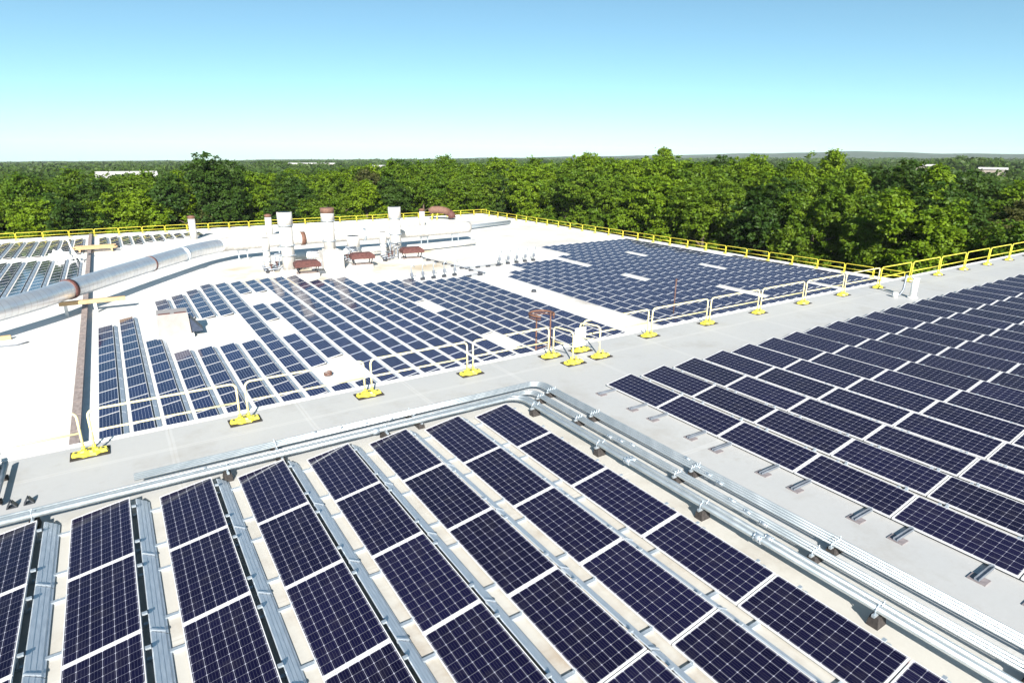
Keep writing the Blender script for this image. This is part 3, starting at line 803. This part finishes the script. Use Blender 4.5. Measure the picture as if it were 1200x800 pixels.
# boxy rooftop unit among the panels
t = thing('rooftop_unit', 'boxy white rooftop unit with dark side hood between the lower panels', 'rooftop unit', (2.65, 49.2, LOW), -.05)
b = MB(); b.prism([(-1.05, -.9), (1.05, -.9), (1.05, .9), (-1.05, .9)], .28, 1.85, 0, [(-.98, -.82), (.98, -.82), (.98, .82), (-.98, .82)]); b.build('cabinet', M['cabinet'], t)
b = MB(); b.prism([(-1.2, -1.05), (1.2, -1.05), (1.2, 1.05), (-1.2, 1.05)], 0, .28); b.build('curb', M['white_metal'], t)
b = MB(); b.box((-.5, -.70, 1.875), (.75, .18, .05)); b.box((.5, -.70, 1.875), (.75, .18, .05)); b.build('lid_strip', M['rust'], t)
b = MB()
for s in (-.75, .75):
    pass
b.prism([(1.06, -.75), (1.85, -.75), (1.85, .75), (1.06, .75)], .35, 1.35, 0, [(1.06, -.75), (1.12, -.75), (1.12, .75), (1.06, .75)]); b.build('side_hood', M['navy'], t)
# rusty tank by the far rail
t = thing('rusty_tank', 'rusty curved cylinder on yellow stands at the far edge of the roof', 'tank', (54.6, 109.6, LOW), -.45); t.scale = (.82, .82, .82)
b = MB(); b.tube([(-2.7, 0, 1.9), (-1.9, 0, 2.35), (-.6, 0, 2.4), (.8, 0, 2.2), (2.0, 0, 1.7)], [.7, .85, .85, .85, .85], 20); b.build('cylinder', M['rust_light'], t)
b = MB(); b.tube([(1.9, 0, 1.75), (2.6, 0, 1.1), (2.7, 0, .4)], .9, 18); b.build('elbow', M['rust'], t)
for s in (-2.2, -1.0):
    b = MB(); b.tube([(s, -.6, 0), (s + .3, 0, 2.0), (s + .1, .6, 0)], .14, 6); b.build('stand', M['yellow'], t)

# small gooseneck risers with dark bases in two groups, and roof conduits between them
for g, (x, y, nn, txt) in enumerate(((25.4, 58.2, 5, 'behind the left lower array'), (38.3, 61.6, 5, 'behind the right lower array'))):
    for i in range(nn):
        t = thing('riser_pipe', f'thin grey riser pipe with dark foot, {ORD[i]} from left {txt}', 'riser', (x + i * 1.32, y + .1 * i, LOW), 0, 'thin riser pipes behind the lower arrays')
        b = MB(); b.tube([(0, 0, .1), (0, 0, 1.5), (.12, 0, 1.72), (.30, 0, 1.70), (.36, 0, 1.45)], .045, 6); b.tube([(.1, .1, .1), (.1, .1, 1.1)], .03, 6); b.build('riser', M['galv'], t)
        b = MB(); b.box((0, 0, .12), (.42, .3, .24)); b.build('foot', M['darkmetal'], t)
        b = MB(); b.box((.02, -.06, .72), (.28, .14, .36)); b.build('junction_box', M['pipegrey'], t)
def dashed(name, label, p0, p1, n):
    t = thing(name, label, 'conduit', (p0[0], p0[1], LOW))
    d = Vector((p1[0] - p0[0], p1[1] - p0[1], 0)); b = MB(); b.tube([(0, 0, .22), (d.x, d.y, .22)], .05, 6); b.build('conduit_pipe', M['pipegrey'], t)
    for i in range(n):
        q = d * ((i + .5) / n); b = MB(); b.box((q.x, q.y, .09), (.5, .3, .18)); b.build('foot', M['darkmetal'], t)
dashed('roof_conduit', 'dark conduit line crossing the white roof from the rightmost vent hood', (32.2, 69.5), (34.0, 57.6), 7)
dashed('roof_conduit', 'dark conduit spur leading left to the right lower array', (33.2, 61.5), (38.6, 61.2), 4)
dashed('roof_conduit', 'dark conduit spur leading to the left lower array', (31.0, 57.2), (33.9, 57.4), 2)

# clutter by the brown curb at the far left
t = thing('timber_pile', 'stack of pale timber boards laid across the brown curb', 'timber', (-2.4, 97.5, LOW))
for i in range(7):
    b = MB(); b.box((random.uniform(-.3, .3), -1.2 + i * .4, .50 + .07 * (i % 3)), (4.6, .24, .10), rz=random.uniform(-.05, .05)); b.build('board', M['timber'], t)
b = MB(); b.box((-1.6, 0, .22), (.2, 3.0, .44)); b.box((1.9, 0, .22), (.2, 3.0, .44)); b.build('bearer', M['timber'], t)
t = thing('roof_tarp', 'crumpled white sheet heaped beside the far left panels', 'tarpaulin', (-6.0, 92.8, LOW))
b = MB(); n = 12
for i in range(n):
    for j in range(n):
        def hgt(a, c): 
            u, v = a / n * 2 - 1, c / n * 2 - 1
            return max(0, (1 - u * u) * (1 - v * v)) * (.9 + .5 * math.sin(a * 1.7 + c) * math.cos(c * 1.3 - a * .6)) + .01
        q = [(i, j), (i + 1, j), (i + 1, j + 1), (i, j + 1)]
        b.face([((a / n - .5) * 3.0, (c / n - .5) * 2.2, hgt(a, c)) for a, c in q], smooth=True)
b.build('sheet', M['white_metal'], t)
t = thing('lifting_frame', 'pale steel davit post leaning beside the brown curb', 'davit', (-4.2, 88.5, LOW))
b = MB(); b.tube([(0, 0, 0), (-.4, .2, 2.6), (-1.0, .3, 3.0)], .10, 8); b.tube([(.5, 0, 0), (-.2, .1, 1.6)], .08, 8); b.box((.1, 0, .1), (1.2, .6, .2)); b.build('davit_arm', M['white_metal'], t)
line_pipe('roof_hose', 'grey hose lying on the white roof left of the brown curb', [(-9.0, 52.0, LOW + .06), (-7.9, 52.4, LOW + .06), (-6.8, 52.2, LOW + .06), (-6.2, 52.7, LOW + .06)], .05, M['pipegrey'], 'hose', 8)
t = thing('timber_support', 'short loose timber block on the white roof at the left frame edge', 'timber', (-9.0, 54.3, LOW), .02)
b = MB(); b.box((0, 0, .15), (3.4, .3, .3)); b.build('beam', M['timber'], t)
t = thing('pipe_coil', 'rusty coil left on the white roof near the walkway rail', 'coil', (9.6, 35.1, LOW))
b = MB(); b.tube([(.22 * math.cos(a), .22 * math.sin(a), .06 + .015 * a) for a in np.linspace(0, 14, 60)], .035, 6); b.build('coil_loop', M['rusty_pipe'], t)
t = thing('roof_drain', 'small dark roof drain in the white strip between the lower arrays', 'drain', (33.6, 47.6, LOW))
b = MB(); b.tube([(0, 0, 0), (0, 0, .22)], [.28, .2], 12); b.build('strainer', M['darkmetal'], t)

# ------------------------------------------------------------------ trees
def leaf_mesh(name, seed, rx, rz, zc_, nclump, per, size, lobes):
    g = np.random.default_rng(seed)
    # lobed crown: several overlapping ellipsoids, clumps near their surfaces
    L = [(0, 0, zc_, rx, rz)]
    for i in range(lobes):
        a = g.uniform(0, 2 * PI); q = g.uniform(.35, .75) * rx; z = zc_ + g.uniform(-.7, .75) * rz
        L.append((q * math.cos(a), q * math.sin(a), z, rx * g.uniform(.32, .55), rz * g.uniform(.28, .45)))
    ctr = []
    for i in range(nclump):
        x, y, z, a, c = L[g.integers(0, len(L))]
        d = g.normal(size=3); d /= np.linalg.norm(d)
        rad = g.uniform(.55, 1.03) ** .6
        p = np.array([x + d[0] * a * rad, y + d[1] * a * rad, z + d[2] * c * rad])
        ctr.append((p, d))
    V = []; T = []
    for p, d in ctr:
        cs = g.uniform(.45, 1.0) * size * 2.6
        tint = np.clip(g.normal(.45, .28), 0, 1)
        k = per
        off = g.normal(size=(k, 3)) * cs * np.array([.55, .55, .38])
        nrm = g.normal(size=(k, 3)) * .75 + d * .7 + np.array([0, 0, .45]); nrm /= np.linalg.norm(nrm, axis=1)[:, None]
        ta = np.cross(nrm, g.normal(size=(k, 3))); ta /= np.linalg.norm(ta, axis=1)[:, None]; tb = np.cross(nrm, ta)
        s = size * g.uniform(.6, 1.25, size=(k, 1))
        c = p + off
        q = np.stack([c - ta * s, c - tb * s * .55 + nrm * s * .12, c + ta * s, c + tb * s * .55 + nrm * s * .12], 1)
        V.append(q.reshape(-1, 3)); T.append(np.full(k, tint) + g.normal(size=k) * .1)
    V = np.concatenate(V); T = np.concatenate(T); n = len(T)
    return V, T, n
def mesh_from_quads(name, V, T, mat):
    n = len(T); me = bpy.data.meshes.new(name)
    me.vertices.add(n * 4); me.vertices.foreach_set('co', V.astype(np.float32).ravel())
    me.loops.add(n * 4); me.loops.foreach_set('vertex_index', np.arange(n * 4, dtype=np.int32))
    me.polygons.add(n); me.polygons.foreach_set('loop_start', np.arange(0, n * 4, 4, dtype=np.int32))
    me.update(calc_edges=True)
    a = me.attributes.new('tint', 'FLOAT', 'FACE'); a.data.foreach_set('value', np.clip(T, 0, 1).astype(np.float32))
    me.materials.append(mat); me.validate(); return me
def trunk_mesh(seed, h, r):
    g = random.Random(seed); b = MB()
    top = (g.uniform(-.5, .5), g.uniform(-.5, .5), h * .72)
    b.tube([(0, 0, -.5), (g.uniform(-.2, .2), g.uniform(-.2, .2), h * .35), top], [r, r * .75, r * .3], 8)
    for i in range(7):
        a = g.uniform(0, 2 * PI); z = h * g.uniform(.28, .6); L = h * g.uniform(.10, .17)
        b.tube([(0, 0, z), (L * .5 * math.cos(a), L * .5 * math.sin(a), z + L * .45), (L * math.cos(a), L * math.sin(a), z + L * .75)], [r * .45, r * .3, r * .1], 6)
    return b.mesh('trunk', M['bark'])
KINDS = [('bright', 'leaf_bright', 4.8, 7.2, 9), ('mid', 'leaf_mid', 5.2, 7.6, 10), ('dark', 'leaf_dark', 5.0, 8.2, 9), ('olive', 'leaf_olive', 4.6, 6.8, 8), ('bright', 'leaf_bright', 5.4, 6.6, 12), ('mid', 'leaf_mid', 4.4, 8.0, 11)]
TREES = []
for i, (kd, mt, rx, rz, lb) in enumerate(KINDS):
    V, T, n = leaf_mesh('crown', 40 + i, rx, rz, 21 - rz * .98, 640, 34, .25, lb)
    TREES.append((kd, mesh_from_quads('crown', V, T, M[mt]), trunk_mesh(60 + i, 20, .42)))
LBL = {'bright': 'bright yellow-green leafy tree', 'mid': 'mid green leafy tree', 'dark': 'dark green dense tree', 'olive': 'dull olive green tree'}
def tree(x, y, k, h, label, group, rz=None, sx=1.0):
    kd, cm, tm = TREES[k]
    z = float(fall(np.array(x), np.array(y)))
    t = thing('deciduous_tree', label, 'tree', (x, y, z), random.uniform(0, 6.28) if rz is None else rz, group)
    s = h / 21.0; t.scale = (s * sx, s * sx, s)
    place(cm, 'crown', t); place(tm, 'trunk', t); return t
def topz(x, y):        # wished treetop height so that the belt's skyline follows the photograph
    az = math.degrees(math.atan2(x, y))
    return np.interp(az, [-12, 0, 7, 12, 20, 25, 33, 41, 48, 55, 62, 67, 71, 80], [1.8, 1.8, 2.2, 1.5, 3.2, 4.6, 5.4, 6.4, 5.2, 4.8, 4.2, 4.2, 2.6, 2.0])
cnt = 0
rows = []
for rr, yy in enumerate((122.5, 130.5, 139.0, 149.0)):
    x = -42 + rr * 2.3
    while x < 88:
        rows.append((x + random.uniform(-1.2, 1.2), yy + random.uniform(-1.8, 1.8), 'beyond the back railing', rr)); x += random.uniform(6.0, 8.2)
for rr, xx in enumerate((79.5, 88.0, 97.5, 108.0)):
    y = 4 + rr * 2.7
    while y < 120:
        dx = (115 - y) * .045
        rows.append((xx + dx * .8 + random.uniform(-1.4, 1.4), y + random.uniform(-1.5, 1.5), 'beyond the right railing', rr)); y += random.uniform(6.2, 8.6)
depth_txt = ['in the front row', 'in the second row', 'in the third row', 'in the rear row']
for i, (x, y, where, rr) in enumerate(rows):
    k = random.choices(range(6), [3, 3, 2, .8, 3, 3])[0]
    h = topz(x, y) - GZ + random.uniform(-1.9, .7) - (2.2 if rr == 0 else 0) + (.6 if rr == 3 else 0)
    kd = TREES[k][0]
    tree(x, y, k, h, f'{LBL[kd]} {depth_txt[rr]} of the belt {where}', f'{LBL[kd]}s {depth_txt[rr]} {where}', None, random.uniform(1.0, 1.22) * (21 / h) ** .5)
# a few that stand out
tree(13.2, 121.5, 2, 21.6, 'tallest dark tree rising above the skyline at the left', None, .6, 1.15)
tree(17.4, 122.0, 2, 20.4, 'dark tree joined to the right of the tallest tree', None, 2.2, 1.05)
tree(107.0, 66.0, 0, 23.4, 'bright tree standing highest above the right hand belt', None, 1.0, 1.05)

# far wood that reads as one mass
def forest():
    g = np.random.default_rng(5)
    VV = []; TT = []
    n = 9000
    az = np.radians(g.uniform(-22, 92, n)); u = g.uniform(0, 1, n)
    d = 165 * (2600 / 165) ** (u ** .85)
    keep = np.ones(n, bool)
    x = d * np.sin(az); y = d * np.cos(az)
    keep &= ~((x < 112) & (y < 155) & (x > -50))
    x, y, d = x[keep], y[keep], d[keep]
    for xi, yi, di in zip(x, y, d):
        z0 = float(fall(np.array(xi), np.array(yi)))
        aa = math.degrees(math.atan2(xi, yi)); bump = 6.5 * math.exp(-((aa - 68.6) / 2.6) ** 2) + 6 * math.exp(-((aa - 74.5) / 2.0) ** 2) + 5 * math.exp(-((aa - 12.5) / 1.2) ** 2)
        s = g.uniform(.8, 1.25); H = g.uniform(12, 18.5) + (bump if 520 < di < 800 else 0); sc = 1 + di / 900
        m = 110 if di < 420 else (80 if di < 900 else 30)
        R = 4.6 * s * sc
        dr = g.normal(size=(m, 3)); dr /= np.linalg.norm(dr, axis=1)[:, None]; dr[:, 2] = np.abs(dr[:, 2]) * .9 - .12
        c = np.array([xi, yi, z0 + H - 6.5]) + dr * np.array([R, R, 6.2]) * g.uniform(.75, 1.05, size=(m, 1))
        nr = dr + g.normal(size=(m, 3)) * .45; nr /= np.linalg.norm(nr, axis=1)[:, None]
        ta = np.cross(nr, g.normal(size=(m, 3))); ta /= np.linalg.norm(ta, axis=1)[:, None]; tb = np.cross(nr, ta)
        sz = (.75 if di < 420 else (.85 if di < 900 else 1.6)) * s * sc ** .8 * g.uniform(.6, 1.3, size=(m, 1))
        q = np.stack([c - ta * sz, c - tb * sz * .7, c + ta * sz, c + tb * sz * .7], 1)
        VV.append(q.reshape(-1, 3)); TT.append(np.clip(np.full(m, g.normal(.45, .3)) + g.normal(size=m) * .12, 0, 1))
    me = mesh_from_quads('distant_forest', np.concatenate(VV), np.concatenate(TT), M['leaf_far'])
    o = bpy.data.objects.new('distant_forest', me); COL.objects.link(o); o['kind'] = 'stuff'
    tag(o, 'wide green wood stretching to the horizon behind the tree belt', 'forest')
forest()

# pale warehouses showing between the far trees
def warehouse(px_az, dist, w, dpt, h, zt, label, gable=False, rz=0):
    a = math.radians(px_az); x, y = dist * math.sin(a), dist * math.cos(a)
    t = thing('warehouse', label, 'building', (x, y, zt - h), -a + rz)
    b = MB(); b.box((0, 0, h / 2 - 10), (w, dpt, h + 20)); b.build('wall', M['shed'], t)
    b = MB()
    if gable:
        b.prism([(-w / 2 - .5, -dpt / 2 - .5), (w / 2 + .5, -dpt / 2 - .5), (w / 2 + .5, dpt / 2 + .5), (-w / 2 - .5, dpt / 2 + .5)], h, h + 2.5, 0, [(-w / 2 - .5, -.2), (w / 2 + .5, -.2), (w / 2 + .5, .2), (-w / 2 - .5, .2)])
    else: b.box((0, 0, h + .4), (w + 1, dpt + 1, .8))
    b.build('roof', M['shedroof'], t)
    b = MB()
    for i in range(6): b.box((-w * .4 + i * w * .16, -dpt / 2 - .06, h * .62), (w * .07, .1, h * .16))
    b.build('windows', M['darkmetal'], t)
warehouse(1.6, 320, 22, 18, 10, -6.0, 'pale long-roofed warehouse left of the tallest dark tree', True)
warehouse(15.5, 900, 60, 40, 10, -13.0, 'distant low white warehouse right of the tallest dark tree')
warehouse(21.5, 620, 22, 20, 9, -9.0, 'small white building peeking over the wood near centre')
warehouse(70.3, 400, 11, 16, 10, -.6, 'white flat-roofed building among trees at the right')
warehouse(66.2, 400, 8, 14, 8, 0.4, 'smaller white roof left of the right hand building')

# air
def haze():
    b = MB(); b.box((0, 0, -90), (14200, 14200, 300))
    k = bpy.data.materials.new('haze_air'); k.use_nodes = True; nt = k.node_tree
    nt.nodes.remove(nt.nodes['Principled BSDF'])
    v = nt.nodes.new('ShaderNodeVolumePrincipled'); v.inputs['Color'].default_value = (.84, .92, 1.0, 1); v.inputs['Density'].default_value = 6.5e-5
    v.inputs['Anisotropy'].default_value = -0.1
    nt.links.new(v.outputs[0], nt.nodes['Material Output'].inputs['Volume'])
    o = b.build('haze', k); o['kind'] = 'stuff'
USE_HAZE = True
if USE_HAZE: haze()
